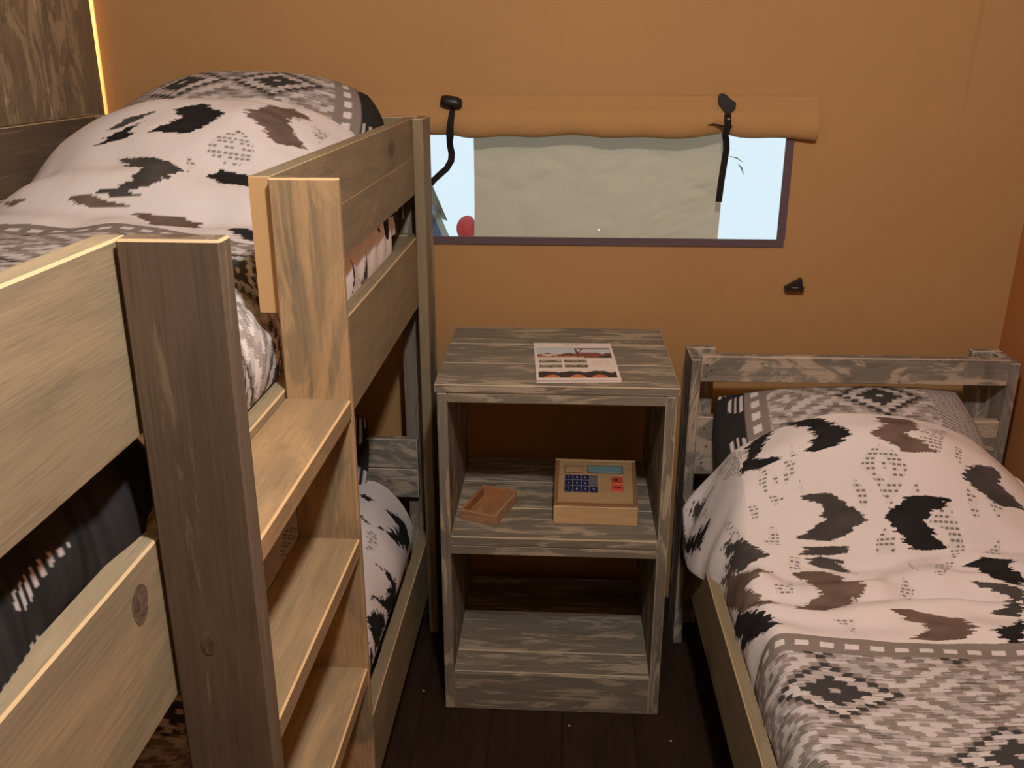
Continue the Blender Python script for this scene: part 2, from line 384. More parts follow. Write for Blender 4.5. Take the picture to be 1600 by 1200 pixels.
def bez(p0, p1, p2, p3, t):
    return p0 * (1 - t) ** 3 + 3 * p1 * t * (1 - t) ** 2 + 3 * p2 * t * t * (1 - t) + p3 * t ** 3

# every cloth: s runs across the bed (metres on the cloth), t along it; returns bed-local points
def cloth_single(s, t):
    uL, uR = .085, .80
    u = np.clip(s, uL, uR); v = t
    def H(u, v):
        dx = (u - .405) / .46
        P = np.clip(1 - np.abs(dx) ** 2.3, 0, 1)
        B = smooth(v, -.60, -.32) * (1 - .25 * smooth(v, -.27, -.20))
        crease = -.012 * np.exp(-((v + .555 + .03 * np.sin(u * 7)) / .018) ** 2) * smooth(u, .1, .25)
        f = .036 * folds(u * 1.1, v * 1.2, 3.3) * (.35 + .65 * np.exp(-((v + .66) / .16) ** 2)) + .009 * np.sin(v * 60 + 9 * u + 3 * np.sin(u * 9)) * np.exp(-((v + .70) / .12) ** 2) - .010 * np.exp(-((v + .76 - .10 * u + .02 * np.sin(u * 12)) / .012) ** 2) * smooth(u, .2, .4) + .006 * (vnoise(u * 14 + v * 5, v * 30) - .5) * smooth(-v, .55, .65) * smooth(v, -.95, -.8)
        return .616 + .245 * P * B + crease + f
    z = H(u, v); x = u.copy()
    L = s < uL; q = np.clip((uL - s) / .16, 0, 1)
    wv = .014 * np.sin(v * 34 + 2 * np.sin(v * 11)) + .008 * np.sin(v * 71)
    over = .060 * smooth(v, -.56, -.33)                               # near the head the cloth hangs out over the rail
    zL = .485 - .035 * smooth(v, -.50, -.30) + .09 * smooth(v, -.27, -.21)
    eu = .030 - over; hd0 = smooth(v, -.52, -.36)
    bu = bez(uL, uL - .045 + .012 * hd0, eu - .008 + wv * (1 - smooth(v, -.5, -.3) * .6), eu + .004, q); hd = smooth(v, -.52, -.36); bzv = bez(z, z - .055 * hd, zL + .05 - .02 * hd, zL, q)
    x = np.where(L, bu, x); zz = np.where(L, bzv, z)
    Rr = s > uR; q = np.clip((s - uR) / .16, 0, 1)
    x = np.where(Rr, bez(uR, uR + .04, .855, .848, q), x); zz = np.where(Rr, bez(z, z, .56, .50, q), zz)
    return np.stack([x, v, zz], -1)

def cloth_upper(s, t):
    uR = -.125; u = np.minimum(s, uR); v = t
    dx = (u + .43) / .462
    P = np.clip(1 - np.abs(dx) ** 2.8, 0, 1)
    B = smooth(v, -.30, .09)
    z = 1.385 + .222 * P * B + .022 * folds(u, v, 7.7) * (.4 + smooth(v, -.6, -.1)) + .008 * np.sin(v * 50 + 6 * u) * np.exp(-((v + .2) / .12) ** 2) - .02 * smooth(-u, .76, .88)
    x = u.copy(); q = np.clip((s - uR) / .24, 0, 1); Rr = s > uR
    bul = .028 + .018 * np.sin(v * 5.1 + 2) + .010 * np.sin(v * 23)
    bul = np.where(v > -.8, np.minimum(bul, .0) - .012, bul); bul = np.where(v < -1.27, -.008 + .006 * np.sin(v * 30), bul)
    eu = np.where(v > -.8, -.031, -.022); eu = np.where(v < -1.27, -.024 + .008 * np.sin(v * 19), eu)
    lift = np.where((v > -1.27) & (v < -.8), .012, 0) 
    x = np.where(Rr, bez(uR, uR + .05, -.012 + bul, eu, q), x)
    zz = np.where(Rr, bez(z, z - .004, 1.33 + lift, 1.242 + lift * .8, q), z)
    w = .006 * np.sin(v * 60 + q * 4) * np.sin(q * 3.14) * Rr
    return np.stack([x + w, v, zz], -1)

def cloth_lower(s, t):
    uR = -.16; u = np.minimum(s, uR); v = t
    P = np.clip(1 - np.abs((u + .46) / .47) ** 3, 0, 1)
    z = .415 + .10 * P * smooth(v, -.30, .14) + .045 * smooth(v, -.3, .2) + .02 * folds(u, v, 1.2)
    x = u.copy(); q = np.clip((s - uR) / .20, 0, 1); Rr = s > uR
    x = np.where(Rr, bez(uR, uR + .06, -.035 + .012 * np.sin(v * 17) + .03 * smooth(v, -.05, .1), -.042, q), x); zz = np.where(Rr, bez(z, z, .40, .315, q), z)
    return np.stack([x, v, zz], -1)
#END_CLOTH

# ------------------------------------------------------------ what shows through the window
def outside():
    fx, fz = np.meshgrid(np.linspace(0, 1, 160), np.linspace(0, 1, 120))
    rid = lambda a: 1 - np.abs(2 * vnoise(*a) - 1)
    dy = .006 * np.sin(fx * 9 + fz * 2) + .012 * rid((fx * 5 + fz * 1.5, fz * 4 - fx)) + .009 * rid((fx * 9 - fz * 3, fz * 13 + fx * 4)) + .005 * rid((fx * 17, fz * 26 - fx * 9)) * smooth(fx, .15, .4)
    P = np.stack([.041 + .727 * fx + .006 * np.sin(fz * 3), .648 + dy, 1.0 + .75 * fz], -1)
    # a pin-prick of daylight in the cloth
    o = grid_obj('hanging_cloth', P - np.array((.40, .65, 1.0)), None, SHEET, None); o.location = (.40, .65, 1.0)
    tag(o, 'wrinkled beige cloth hanging outside, behind the middle of the window', 'cloth')
    bmh = bmesh.new(); bmh.from_mesh(o.data); hole = min(bmh.faces, key=lambda f: (f.calc_center_median() - Vector((.018, 0, .214))).length * 1 + abs(f.calc_center_median().y) * 0)
    bmesh.ops.delete(bmh, geom=[hole], context='FACES'); bmh.to_mesh(o.data); bmh.free()
    a = mesh_obj('awning_flap', [(-.135, 1.0, 1.335), (-.122, 1.0, 1.295), (-.077, 1.01, 1.180), (-.092, 1.0, 1.186), (-.140, 1.0, 1.25)], [(0, 4, 3, 2, 1)], plain('grey_green_tarp', (.20, .23, .22), .8), None)
    sol = a.modifiers.new('thick', 'SOLIDIFY'); sol.thickness = .004
    tag(a, 'grey-green slanting flap outside, seen at the left end of the window', 'tarpaulin')
    bl = plain('blue_tarp', (.10, .15, .28), .7)
    bm = bmesh.new(); v = [bm.verts.new(p) for p in ((-.45, 1.02, .9), (-.05, 1.02, .9), (-.05, 1.02, 1.02), (-.098, 1.02, 1.125), (-.128, 1.02, 1.203), (-.45, 1.02, 1.55))]; bm.faces.new(v)
    r = bmesh.ops.extrude_face_region(bm, geom=list(bm.faces)); bmesh.ops.translate(bm, vec=(0, .12, 0), verts=[x for x in r['geom'] if isinstance(x, bmesh.types.BMVert)])
    o = bm_obj('blue_tarp', bm, bl); mesh_obj('hem', [(-.128, 1.015, 1.203), (-.05, 1.015, 1.02), (-.02, 1.015, 1.02), (-.072, 1.015, 1.125), (-.123, 1.015, 1.238)], [(0, 1, 2, 3, 4)], plain('pale_blue_hem', (.34, .42, .48), .8), o); tag(o, 'blue tarpaulin outside, low at the left end of the window', 'tarpaulin')
    bm = bmesh.new(); bmesh.ops.create_uvsphere(bm, u_segments=20, v_segments=14, radius=.036)
    for vv in bm.verts: vv.co = Vector((vv.co.x * .9, vv.co.y, vv.co.z * 1.15 * (1 + .06 * math.sin(vv.co.x * 60))))
    o = bm_obj('red_bag', bm, plain('red_fabric', (.50, .055, .06), .6), None, True); o.location = (.004, .84, 1.185)
    tag(o, 'rounded red bag outside, beside the left edge of the hanging cloth', 'bag')
    # pale ground and a hedge-less bright yard: the open sky itself lights the window
    tw = thing('twig', 'thin grey leafy twig outside, seen through the bright right end of the window', 'twig', (.84, 1.0, 1.4)); GL = plain('grey_leaf', (.42, .50, .48), .8)
    for (x, z, dx, dz, w) in ((.845, 1.40, .045, -.02, .004), (.875, 1.375, .022, -.035, .006), (.795, 1.39, .012, -.03, .008), (.80, 1.425, -.004, -.035, .006), (.79, 1.36, .015, -.012, .006)):
        bm = bmesh.new(); ribbon_bm(bm, [(x - .84, 0, z - 1.4), (x + dx * .6 - .84, 0, z + dz * .35 - 1.4), (x + dx - .84, 0, z + dz - 1.4)], [.001, w, .001], .0008)
        bm_obj('leaf', bm, GL, tw)
outside()

# ------------------------------------------------------------ printed bedding: cloth geometry

# colours of the print (the cloth's own dyes)
WHITE, BLACK, TAUPE, DGREY, BAND, LGREY, MID = [np.array(c) for c in ((.80, .775, .79), (.020, .020, .021), (.155, .112, .094), (.070, .066, .066), (.255, .230, .215), (.48, .46, .46), (.33, .295, .275))]
#BEGIN_PRINT
def in_poly(s, t, poly):
    c = np.zeros(s.shape, bool); n = len(poly)
    for i in range(n):
        x1, y1 = poly[i]; x2, y2 = poly[(i + 1) % n]
        if y1 == y2: continue
        k = ((y1 > t) != (y2 > t)) & (s < (x2 - x1) * (t - y1) / (y2 - y1) + x1); c ^= k
    return c
def jag(s, t, amp=.013, row=.0024):
    r = np.floor(t / row); q = np.floor(t / .0061); c = np.floor(s / .09) * 17
    return (hsh(r + c) ** 2 - .35) * amp + (hsh(q * 3.7 + c) - .5) * amp * 1.1
def lattice(s, t, dark=.5):
    bw, bh = .0185, .0118
    i = np.floor((s + .007 * (hsh(np.floor(t / .0029)) - .5)) / bw); j = np.floor(t / bh)
    k = np.abs(np.mod(i, 14) - 7) + np.abs(np.mod(j + 7, 14) - 7)
    h2 = hsh(np.floor(i / 2) * 3.1 + j * 11.7)
    light = (np.mod(k, 4) < 2)
    col = np.where(light[..., None], np.where((h2 > .35)[..., None], WHITE * .76, LGREY * .92), np.where((h2 > .6)[..., None], MID * .95, BAND))
    cell = hsh(np.floor(i / 14) * 7.1 + np.floor((j + 7) / 14) * 3.3 + dark * 5)
    dk = (cell > dark) & (k >= 1) & ((k <= 3) | (k == 6)) & (np.mod(k, 4) > .5)
    col = np.where(dk[..., None], BLACK * 2.8, col)
    r = np.floor(t / .0027); seg = np.floor((s + hsh(r) * .06) / .055)
    streak = hsh(r * 1.7 + seg * 9.1); w = streak > .86; d = streak < .09
    col = np.where((w & ~dk)[..., None], col * .5 + WHITE * .38, col)
    return np.where((d & ~dk)[..., None], col * .55, col)
def dots(s, t):
    r = np.floor(t / .0082); ph = hsh(r) * .03
    return (np.mod(t, .0082) < .0034) & (np.mod(s + ph, .0125) < .0085) & (hsh(r * 5 + np.floor((s + ph) / .0125)) > .2)
def band(s, t, t0, h=.052):
    """grey woven band with a row of white squares, from t0 down to t0-h"""
    q = (t0 - t) / h
    sq = (np.mod(s + .004 * np.sin(t * 90), .048) < .027) & (q > .36) & (q < .66)
    col = np.where(sq[..., None], WHITE * .93, BAND)
    return col, (q >= 0) & (q < 1)
def paint(s, t, motifs, dot_regions, t_border, slope=0.0, wave=.0, dark=.55, lat_s=0.0):
    js = s + jag(s, t)
    col = np.broadcast_to(WHITE, s.shape + (3,)).copy()
    tint = vnoise(s * 9, t * 14)[..., None]; col = col * (1 - .05 * tint)
    for pol in dot_regions:
        k = in_poly(s, t, pol) & dots(s, t); col[k] = LGREY * .42
        k2 = in_poly(s, t, pol); col[k2] *= .93
    for c, pol in motifs:
        base = {'k': BLACK, 't': TAUPE, 'd': DGREY}[c]
        k = in_poly(js, t, pol); var = (.8 + .5 * vnoise(s[k] * 30, t[k] * 60))[:, None]
        col[k] = base * var
    tb = (t_border(s) if callable(t_border) else t_border) + wave * np.sin(s * 13 + 1)
    bcol, bm_ = band(s, t - tb, 0.0); col[bm_] = bcol[bm_]
    lo = t < tb - .052
    lat = lattice(s + lat_s, t - tb, dark); col[lo] = lat[lo]
    return col
#END_PRINT
MOTIFS_SINGLE = []; DOTS_SINGLE = []; MOTIFS_UPPER = []; DOTS_UPPER = []; MOTIFS_LOWER = []; DOTS_LOWER = []
#MOTIF_DATA
MOTIFS_SINGLE = [('k', [(0.208, -0.259), (0.246, -0.26), (0.284, -0.272), (0.313, -0.306), (0.341, -0.353), (0.306, -0.377), (0.255, -0.386), (0.221, -0.38), (0.244, -0.364), (0.259, -0.341), (0.252, -0.311), (0.228, -0.283)]), ('k', [(0.182, -0.259), (0.154, -0.258), (0.11, -0.28), (0.097, -0.324), (0.077, -0.365), (0.115, -0.381), (0.174, -0.382), (0.147, -0.366), (0.12, -0.349), (0.133, -0.32), (0.159, -0.289)]), ('t', [(0.384, -0.357), (0.428, -0.328), (0.411, -0.289), (0.459, -0.285), (0.513, -0.278), (0.514, -0.329), (0.478, -0.353), (0.481, -0.362), (0.51, -0.371), (0.535, -0.388), (0.488, -0.394), (0.455, -0.394), (0.428, -0.38)]), ('d', [(0.592, -0.416), (0.631, -0.384), (0.693, -0.366), (0.702, -0.381), (0.681, -0.403), (0.704, -0.408), (0.745, -0.43), (0.742, -0.437), (0.67, -0.452), (0.633, -0.437)]), ('d', [(0.192, -0.459), (0.232, -0.457), (0.282, -0.459), (0.291, -0.469), (0.321, -0.48), (0.353, -0.497), (0.315, -0.517), (0.299, -0.524), (0.259, -0.536), (0.181, -0.532), (0.214, -0.516), (0.255, -0.496), (0.254, -0.482), (0.237, -0.47)]), ('k', [(0.39, -0.496), (0.451, -0.466), (0.557, -0.462), (0.512, -0.484), (0.481, -0.5), (0.504, -0.515), (0.528, -0.534), (0.489, -0.54), (0.445, -0.545), (0.422, -0.523)]), ('d', [(-0.025, -0.223), (0.026, -0.277), (0.008, -0.269), (-0.007, -0.281), (-0.023, -0.253)]), ('k', [(-0.066, -0.23), (0.011, -0.359), (-0.013, -0.364), (-0.023, -0.382), (-0.068, -0.251)]), ('d', [(0.001, -0.481), (0.022, -0.491), (0.068, -0.536), (0.094, -0.558), (0.115, -0.572), (0.087, -0.585), (0.042, -0.599), (-0.002, -0.556), (-0.016, -0.505), (0.018, -0.531)]), ('t', [(0.031, -0.597), (0.065, -0.633), (0.123, -0.61), (0.076, -0.657), (0.027, -0.657), (0.074, -0.694), (0.098, -0.763), (0.06, -0.76), (-0.016, -0.678), (-0.07, -0.58), (-0.016, -0.58), (-0.054, -0.496), (-0.027, -0.516)]), ('k', [(-0.075, -0.656), (-0.016, -0.674), (0.037, -0.757), (0.07, -0.796), (0.086, -0.831), (0.046, -0.841), (0.016, -0.823), (-0.065, -0.756), (-0.032, -0.759)]), ('d', [(0.208, -0.551), (0.258, -0.546), (0.308, -0.544), (0.304, -0.557), (0.251, -0.563), (0.184, -0.568)]), ('d', [(0.197, -0.577), (0.234, -0.566), (0.278, -0.569), (0.284, -0.577), (0.315, -0.6), (0.292, -0.596), (0.247, -0.585)]), ('t', [(0.16, -0.613), (0.238, -0.594), (0.28, -0.617), (0.293, -0.699), (0.257, -0.734), (0.192, -0.782), (0.126, -0.775), (0.171, -0.713), (0.212, -0.7), (0.199, -0.678), (0.184, -0.631)]), ('k', [(0.547, -0.579), (0.6, -0.561), (0.676, -0.567), (0.642, -0.587), (0.66, -0.612), (0.664, -0.633), (0.646, -0.67), (0.608, -0.661), (0.577, -0.643), (0.587, -0.585)]), ('d', [(0.534, -0.657), (0.582, -0.663), (0.612, -0.666), (0.642, -0.679), (0.6, -0.77), (0.58, -0.781), (0.521, -0.768), (0.573, -0.756), (0.607, -0.698), (0.581, -0.681), (0.556, -0.669)]), ('t', [(0.32, -0.776), (0.367, -0.772), (0.456, -0.795), (0.481, -0.828), (0.442, -0.858), (0.382, -0.865), (0.333, -0.864), (0.384, -0.832), (0.374, -0.81), (0.351, -0.809), (0.344, -0.792)]), ('k', [(0.508, -0.838), (0.555, -0.81), (0.594, -0.784), (0.548, -0.885), (0.527, -0.859)])]
DOTS_SINGLE = [[(0.4, -0.383), (0.432, -0.393), (0.463, -0.419), (0.437, -0.455), (0.407, -0.483), (0.383, -0.444), (0.349, -0.422), (0.369, -0.397), (0.398, -0.385), (0.397, -0.399), (0.383, -0.417), (0.386, -0.432), (0.409, -0.447), (0.426, -0.421), (0.398, -0.399)], [(0.4, -0.411), (0.412, -0.416), (0.411, -0.426), (0.399, -0.422)], [(0.33, -0.436), (0.357, -0.456), (0.357, -0.476), (0.35, -0.484), (0.341, -0.476), (0.328, -0.451)], [(0.482, -0.437), (0.483, -0.461), (0.46, -0.463)], [(0.546, -0.466), (0.526, -0.48), (0.496, -0.501), (0.54, -0.51), (0.535, -0.535), (0.573, -0.536), (0.564, -0.502), (0.555, -0.481)], [(0.595, -0.436), (0.622, -0.45), (0.616, -0.484), (0.605, -0.488), (0.596, -0.461)], [(0.506, -0.344), (0.605, -0.282), (0.547, -0.386), (0.519, -0.386), (0.504, -0.366)], [(0.594, -0.357), (0.609, -0.36), (0.595, -0.396), (0.585, -0.385)], [(0.641, -0.44), (0.685, -0.455), (0.663, -0.482), (0.655, -0.463)], [(0.396, -0.509), (0.414, -0.547), (0.367, -0.547), (0.376, -0.526)], [(0.12, -0.382), (0.14, -0.386), (0.133, -0.442), (0.169, -0.456), (0.148, -0.469), (0.117, -0.417)], [(0.178, -0.388), (0.202, -0.396), (0.199, -0.419), (0.173, -0.435), (0.173, -0.413)], [(0.149, -0.405), (0.162, -0.412), (0.158, -0.427), (0.148, -0.419)], [(0.042, -0.231), (0.072, -0.266), (0.102, -0.29), (0.078, -0.358), (0.048, -0.315)], [(0.086, -0.451), (0.109, -0.46), (0.105, -0.488), (0.094, -0.486)], [(0.027, -0.43), (0.048, -0.469), (0.054, -0.518), (0.032, -0.485)], [(0.124, -0.506), (0.149, -0.509), (0.145, -0.548), (0.121, -0.548)], [(-0.004, -0.295), (0.011, -0.291), (0.008, -0.331)], [(0.202, -0.343), (0.202, -0.378), (0.22, -0.39), (0.191, -0.384)], [(0.208, -0.431), (0.216, -0.453), (0.205, -0.453)], [(0.372, -0.527), (0.413, -0.529), (0.407, -0.554), (0.364, -0.555)], [(0.544, -0.52), (0.571, -0.518), (0.571, -0.54), (0.549, -0.551), (0.482, -0.648), (0.463, -0.643), (0.487, -0.584), (0.531, -0.567)], [(0.395, -0.644), (0.414, -0.668), (0.369, -0.757), (0.374, -0.692), (0.388, -0.661)], [(0.661, -0.51), (0.648, -0.551), (0.605, -0.551)], [(0.433, -0.569), (0.436, -0.634), (0.425, -0.609)], [(0.109, -0.536), (0.149, -0.536), (0.147, -0.548), (0.121, -0.548)], [(0.161, -0.573), (0.191, -0.572), (0.183, -0.601), (0.159, -0.604)], [(0.109, -0.67), (0.158, -0.642), (0.146, -0.691), (0.113, -0.687)], [(0.196, -0.808), (0.243, -0.804), (0.229, -0.853), (0.213, -0.822)]]
MOTIFS_UPPER = [('k', [(-0.486, 0.02), (-0.42, 0.039), (-0.356, -0.002), (-0.384, -0.033), (-0.429, -0.055), (-0.526, -0.045), (-0.483, -0.026), (-0.455, -0.007)]), ('t', [(-0.318, 0.003), (-0.288, 0.056), (-0.249, 0.129), (-0.192, 0.098), (-0.229, 0.037), (-0.214, 0.01), (-0.171, -0.031), (-0.245, -0.045), (-0.269, -0.018)]), ('k', [(-0.637, -0.048), (-0.614, -0.023), (-0.543, -0.011), (-0.575, -0.026), (-0.558, -0.042), (-0.605, -0.045)]), ('d', [(-0.633, -0.014), (-0.589, 0.01), (-0.522, 0.023), (-0.561, -0.004), (-0.587, -0.011)]), ('d', [(-0.572, -0.089), (-0.518, -0.1), (-0.454, -0.113), (-0.415, -0.13), (-0.447, -0.166), (-0.474, -0.18), (-0.515, -0.183), (-0.48, -0.193), (-0.543, -0.192), (-0.594, -0.181), (-0.541, -0.178), (-0.509, -0.164), (-0.502, -0.142), (-0.541, -0.123)]), ('k', [(-0.369, -0.135), (-0.343, -0.117), (-0.27, -0.127), (-0.247, -0.147), (-0.258, -0.168), (-0.31, -0.158)]), ('t', [(-0.652, -0.185), (-0.586, -0.188), (-0.513, -0.207), (-0.581, -0.207), (-0.625, -0.2)]), ('t', [(-0.498, -0.221), (-0.389, -0.224), (-0.34, -0.236), (-0.378, -0.301), (-0.452, -0.248)]), ('k', [(-0.277, -0.286), (-0.209, -0.311), (-0.178, -0.361), (-0.175, -0.415), (-0.241, -0.333)]), ('t', [(-0.822, -0.149), (-0.739, -0.173), (-0.782, -0.176)]), ('k', [(0.051, 0.165), (0.053, 0.165), (0.073, 0.165), (0.089, 0.165), (0.104, 0.165), (0.092, 0.165), (0.071, 0.165)]), ('d', [(0.062, -0.12), (0.079, -0.111), (0.111, -0.122), (0.113, -0.229), (0.1, -0.161)]), ('d', [(0.048, -0.243), (0.088, -0.238), (0.111, -0.272), (0.079, -0.253)])]
DOTS_UPPER = [[(-0.371, -0.071), (-0.315, -0.042), (-0.277, -0.067), (-0.273, -0.101), (-0.319, -0.11), (-0.375, -0.094)], [(-0.418, -0.096), (-0.392, -0.115), (-0.406, -0.135)], [(-0.187, 0.064), (-0.144, 0.083), (-0.152, 0.006)]]
MOTIFS_LOWER = [('k', [(-0.092, 0.229), (-0.075, 0.252), (-0.032, 0.291), (-0.01, 0.284), (0.03, 0.278), (-0.038, 0.154), (-0.091, 0.12), (-0.063, 0.171), (-0.041, 0.235), (-0.059, 0.229)]), ('k', [(-0.164, 0.252), (-0.118, 0.231), (-0.153, 0.212)]), ('k', [(-0.136, 0.131), (-0.111, 0.11), (-0.131, 0.107)]), ('k', [(-0.069, -0.001), (-0.006, 0.046), (0.037, 0.039), (0.04, -0.074), (0.033, -0.038), (-0.052, -0.102), (-0.005, -0.04), (0.003, 0.001), (-0.019, 0.02)]), ('k', [(-0.039, -0.151), (0.016, -0.07), (0.04, -0.082), (0.04, -0.219), (0.009, -0.204), (-0.032, -0.187)]), ('k', [(-0.017, -0.234), (0.03, -0.24), (0.04, -0.264), (0.004, -0.275)])]
DOTS_LOWER = [[(-0.116, 0.078), (-0.094, 0.095), (-0.078, 0.045), (-0.099, 0.013)], [(-0.327, 0.02), (-0.273, 0.075), (-0.228, -0.104), (-0.28, -0.159)]]
#MOTIF_DATA_END

def cloth_grid(fn, s0, s1, t0, t1, ns, ntt, fine=None):
    tv = np.linspace(t0, t1, ntt) if fine is None else np.concatenate([np.linspace(t0, fine, 60)[:-1], np.linspace(fine, t1, ntt)])
    s, t = np.meshgrid(np.linspace(s0, s1, ns), tv)
    return s, t, fn(s, t)

# ------------------------------------------------------------ pillow builder
def pillow(w, d, h, nu=160, nv=120, k=0.0, rnd=.10):
    """cushion lying in local xy, thickness z, pinched corners"""
    a, b_ = np.meshgrid(np.linspace(-1, 1, nu), np.linspace(-1, 1, nv))
    ex = 1 - rnd * .8 * (b_ ** 2); ey = 1 - rnd * (np.abs(a) ** 2.2)
    prof = np.clip((1 - np.abs(a) ** 2.6), 0, 1) ** .62 * np.clip((1 - np.abs(b_) ** 2.6), 0, 1) ** .62
    wr = 1 + .10 * np.sin(a * 6 + b_ * 3 + k) * np.abs(a * b_) + .14 * (vnoise(a * 3 + k, b_ * 3) - .5)
    x = a * w / 2 * ex; yv = b_ * d / 2 * ey
    top = np.stack([x, yv, prof * h / 2 * wr], -1); bot = np.stack([x, yv, -prof * h / 2], -1)
    return a, b_, top, bot
def pillow_obj(name, w, d, h, colfn, k=0.0, parent=None, rnd=.10):
    a, b_, top, bot = pillow(w, d, h, k=k, rnd=rnd)
    s, t = a * w / 2, b_ * d / 2
    col = colfn(s, t); nv, nu = a.shape
    F = grid_faces(nv, nu)[:, ::-1]
    return grid_obj(name, top, col, CLOTH, parent, extra=(bot.reshape(-1, 3), F, colfn(s, -t + .3).reshape(-1, 3)))
def pillow_print(flip=1, dark=.5, be=.277):
    def fn(s, t):
        e = s * flip
        col = lattice(s + .3, t + .2, dark)
        bcol, m1 = band(t + .31, e, .062 - be, .062); col[m1] = bcol[m1]
        edge = e < -be
        ed = np.where(((np.mod(s, .016) < .006) & (vnoise(s * 20, t * 14) > .58))[..., None], WHITE * .8, BLACK * 1.4)
        col[edge] = ed[edge]
        other = e > .24
        st = np.where((np.mod(t + s * .6, .014) < .006)[..., None], WHITE * .7, BAND); col[other] = st[other]
        return col
    return fn
def place(o, loc, rot, parent_empty=None):
    o.location = loc; o.rotation_euler = rot; return o

def mattress(lo, hi, label, e):
    bm = bmesh.new(); box_bm(bm, lo, hi, .03)
    o = bm_obj('mattress', bm, plain('mattress_ticking', (.34, .30, .26), .9, spec=.1), None, False)
    o.matrix_world = e; tag(o, label, 'mattress'); return o

# ------------------------------------------------------------ bunk bed
BX, BA = -0.0878, -0.01197
bunk = thing('bunk_bed', 'tall bunk bed of weathered scaffold boards along the left wall', 'bunk bed', (BX, 0, 0), BA)
BM = Matrix.Translation((BX, 0, 0)) @ Matrix.Rotation(BA, 4, 'Z')
GT, GB, RT, RB, LT, LB = 1.555, 1.360, 1.246, 1.054, .326, .135
UL = -.905; VN = -1.78
# corner posts: an L of two half boards each
for (side, u0, u1, ub0, ub1) in (('r', 0, .028, -.067, .028), ('l', UL - .028, UL, UL - .028, UL + .067)):
    board('post', (u0, .352, 0), (u1, .452, GT), TAN, bunk, 2); board('post', (ub0, .452, 0), (ub1, .480, GT), GREY, bunk, 2)
    board('post', (u0, VN - .0, 0), (u1, VN + .095, GT), TAN, bunk, 2)
# head boards, upper and lower bed
for z0, z1 in ((1.360, 1.455), (1.458, GT), (1.15, 1.24), (.433, .528), (.531, .626)):
    board('headboard', (UL + .001, .424, z0), (-.03, .451, z1), TAN if z0 > 1 else GREY2, bunk, 0)
for z0, z1 in ((1.360, GT), (RB, RT), (LB, LT), (.43, .62)):
    board('footboard', (UL + .001, VN + .01, z0), (-.03, VN + .04, z1), TAN, bunk, 0)
# side rails and guards
for s, u0, u1 in (('r', -.03, 0), ('l', UL, UL + .03)):
    board('side_rail', (u0, VN + .0, RB), (u1, .423, RT), TAN, bunk, 1); board('side_rail', (u0, VN, LB), (u1, .423, LT), TAN, bunk, 1)
g = board('guard_board', (-.03, -.83, GB), (0, .424, 1.4569), TAN, bunk, 1, .0008); board('guard_board', (-.03, -.83, 1.4573), (0, .424, GT), TAN, bunk, 1, .0008)
board('guard_board', (-.03, VN, GB), (0, -1.262, GT), TAN, bunk, 1)
for z0, z1 in ((1.252, 1.40), (1.402, GT)): board('guard_board', (UL, VN, z0), (UL + .03, .424, z1), DARK, bunk, 1)
bm = bmesh.new(); box_bm(bm, (-.0295, -.8315, GB + .001), (-.0008, -.8302, GT - .001)); 
eo = bm_obj('end_grain', bm, ENDG, bunk); eo['label'] = 'orange sawn end of the guard boards'
# slats under both mattresses
for k in range(11):
    v = -1.62 + k * .185
    board('slat', (UL + .031, v, 1.075), (-.031, v + .09, 1.095), TAN, bunk, 0); board('slat', (UL + .031, v, .15), (-.031, v + .09, .17), TAN, bunk, 0)
# ladder
lad = [board('ladder_side', (.004, -1.296, 0), (.102, -1.267, GT + .002), DARK, bunk, 2), board('ladder_side', (.002, -.846, 0), (.100, -.8315, GT), ORANGE, bunk, 2)]
lad[0]['label'] = 'dark brown weathered upright nearest the camera'; lad[1]['label'] = 'sanded orange-brown upright'
for z in (1.235, 1.004, .765, .53, .295): board('ladder_step', (.0008, -1.2665, z - .03), (.0995, -.8465, z), STEP, bunk, 1)
def knot(p, ax, r1, r2):
    bm = bmesh.new(); n = 24
    ring = [bm.verts.new(Vector(p) + (Vector((.0004, r1 * math.cos(a) * (1 + .08 * math.sin(3 * a)), r2 * math.sin(a))) if ax == 'x' else Vector((r1 * math.cos(a), -.0004, r2 * math.sin(a))))) for a in [2 * math.pi * k / n for k in range(n)]]
    r0 = [bm.verts.new(Vector(p) + (Vector((-.002, r1 * math.cos(a), r2 * math.sin(a))) if ax == 'x' else Vector((r1 * math.cos(a), .002, r2 * math.sin(a))))) for a in [2 * math.pi * k / n for k in range(n)]]
    bm.faces.new(ring)
    for k in range(n): bm.faces.new((ring[k], ring[(k + 1) % n], r0[(k + 1) % n], r0[k]))
    bm_obj('knot', bm, KNOT, bunk)
knot((0, -1.341, 1.201), 'x', .0165, .022)
knot((.043, -1.296, 1.125), 'y', .007, .013)

def bed_world(fn, s0, s1, t0, t1, ns, ntt): return cloth_grid(fn, s0, s1, t0, t1, ns, ntt)

mattress((UL + .06, VN + .08, 1.097), (-.075, .40, 1.27), 'mattress under the printed duvet on the upper bunk', BM.copy())
mattress((UL + .06, VN + .08, .172), (-.115, .40, .37), 'mattress under the printed duvet on the lower bunk', BM.copy())

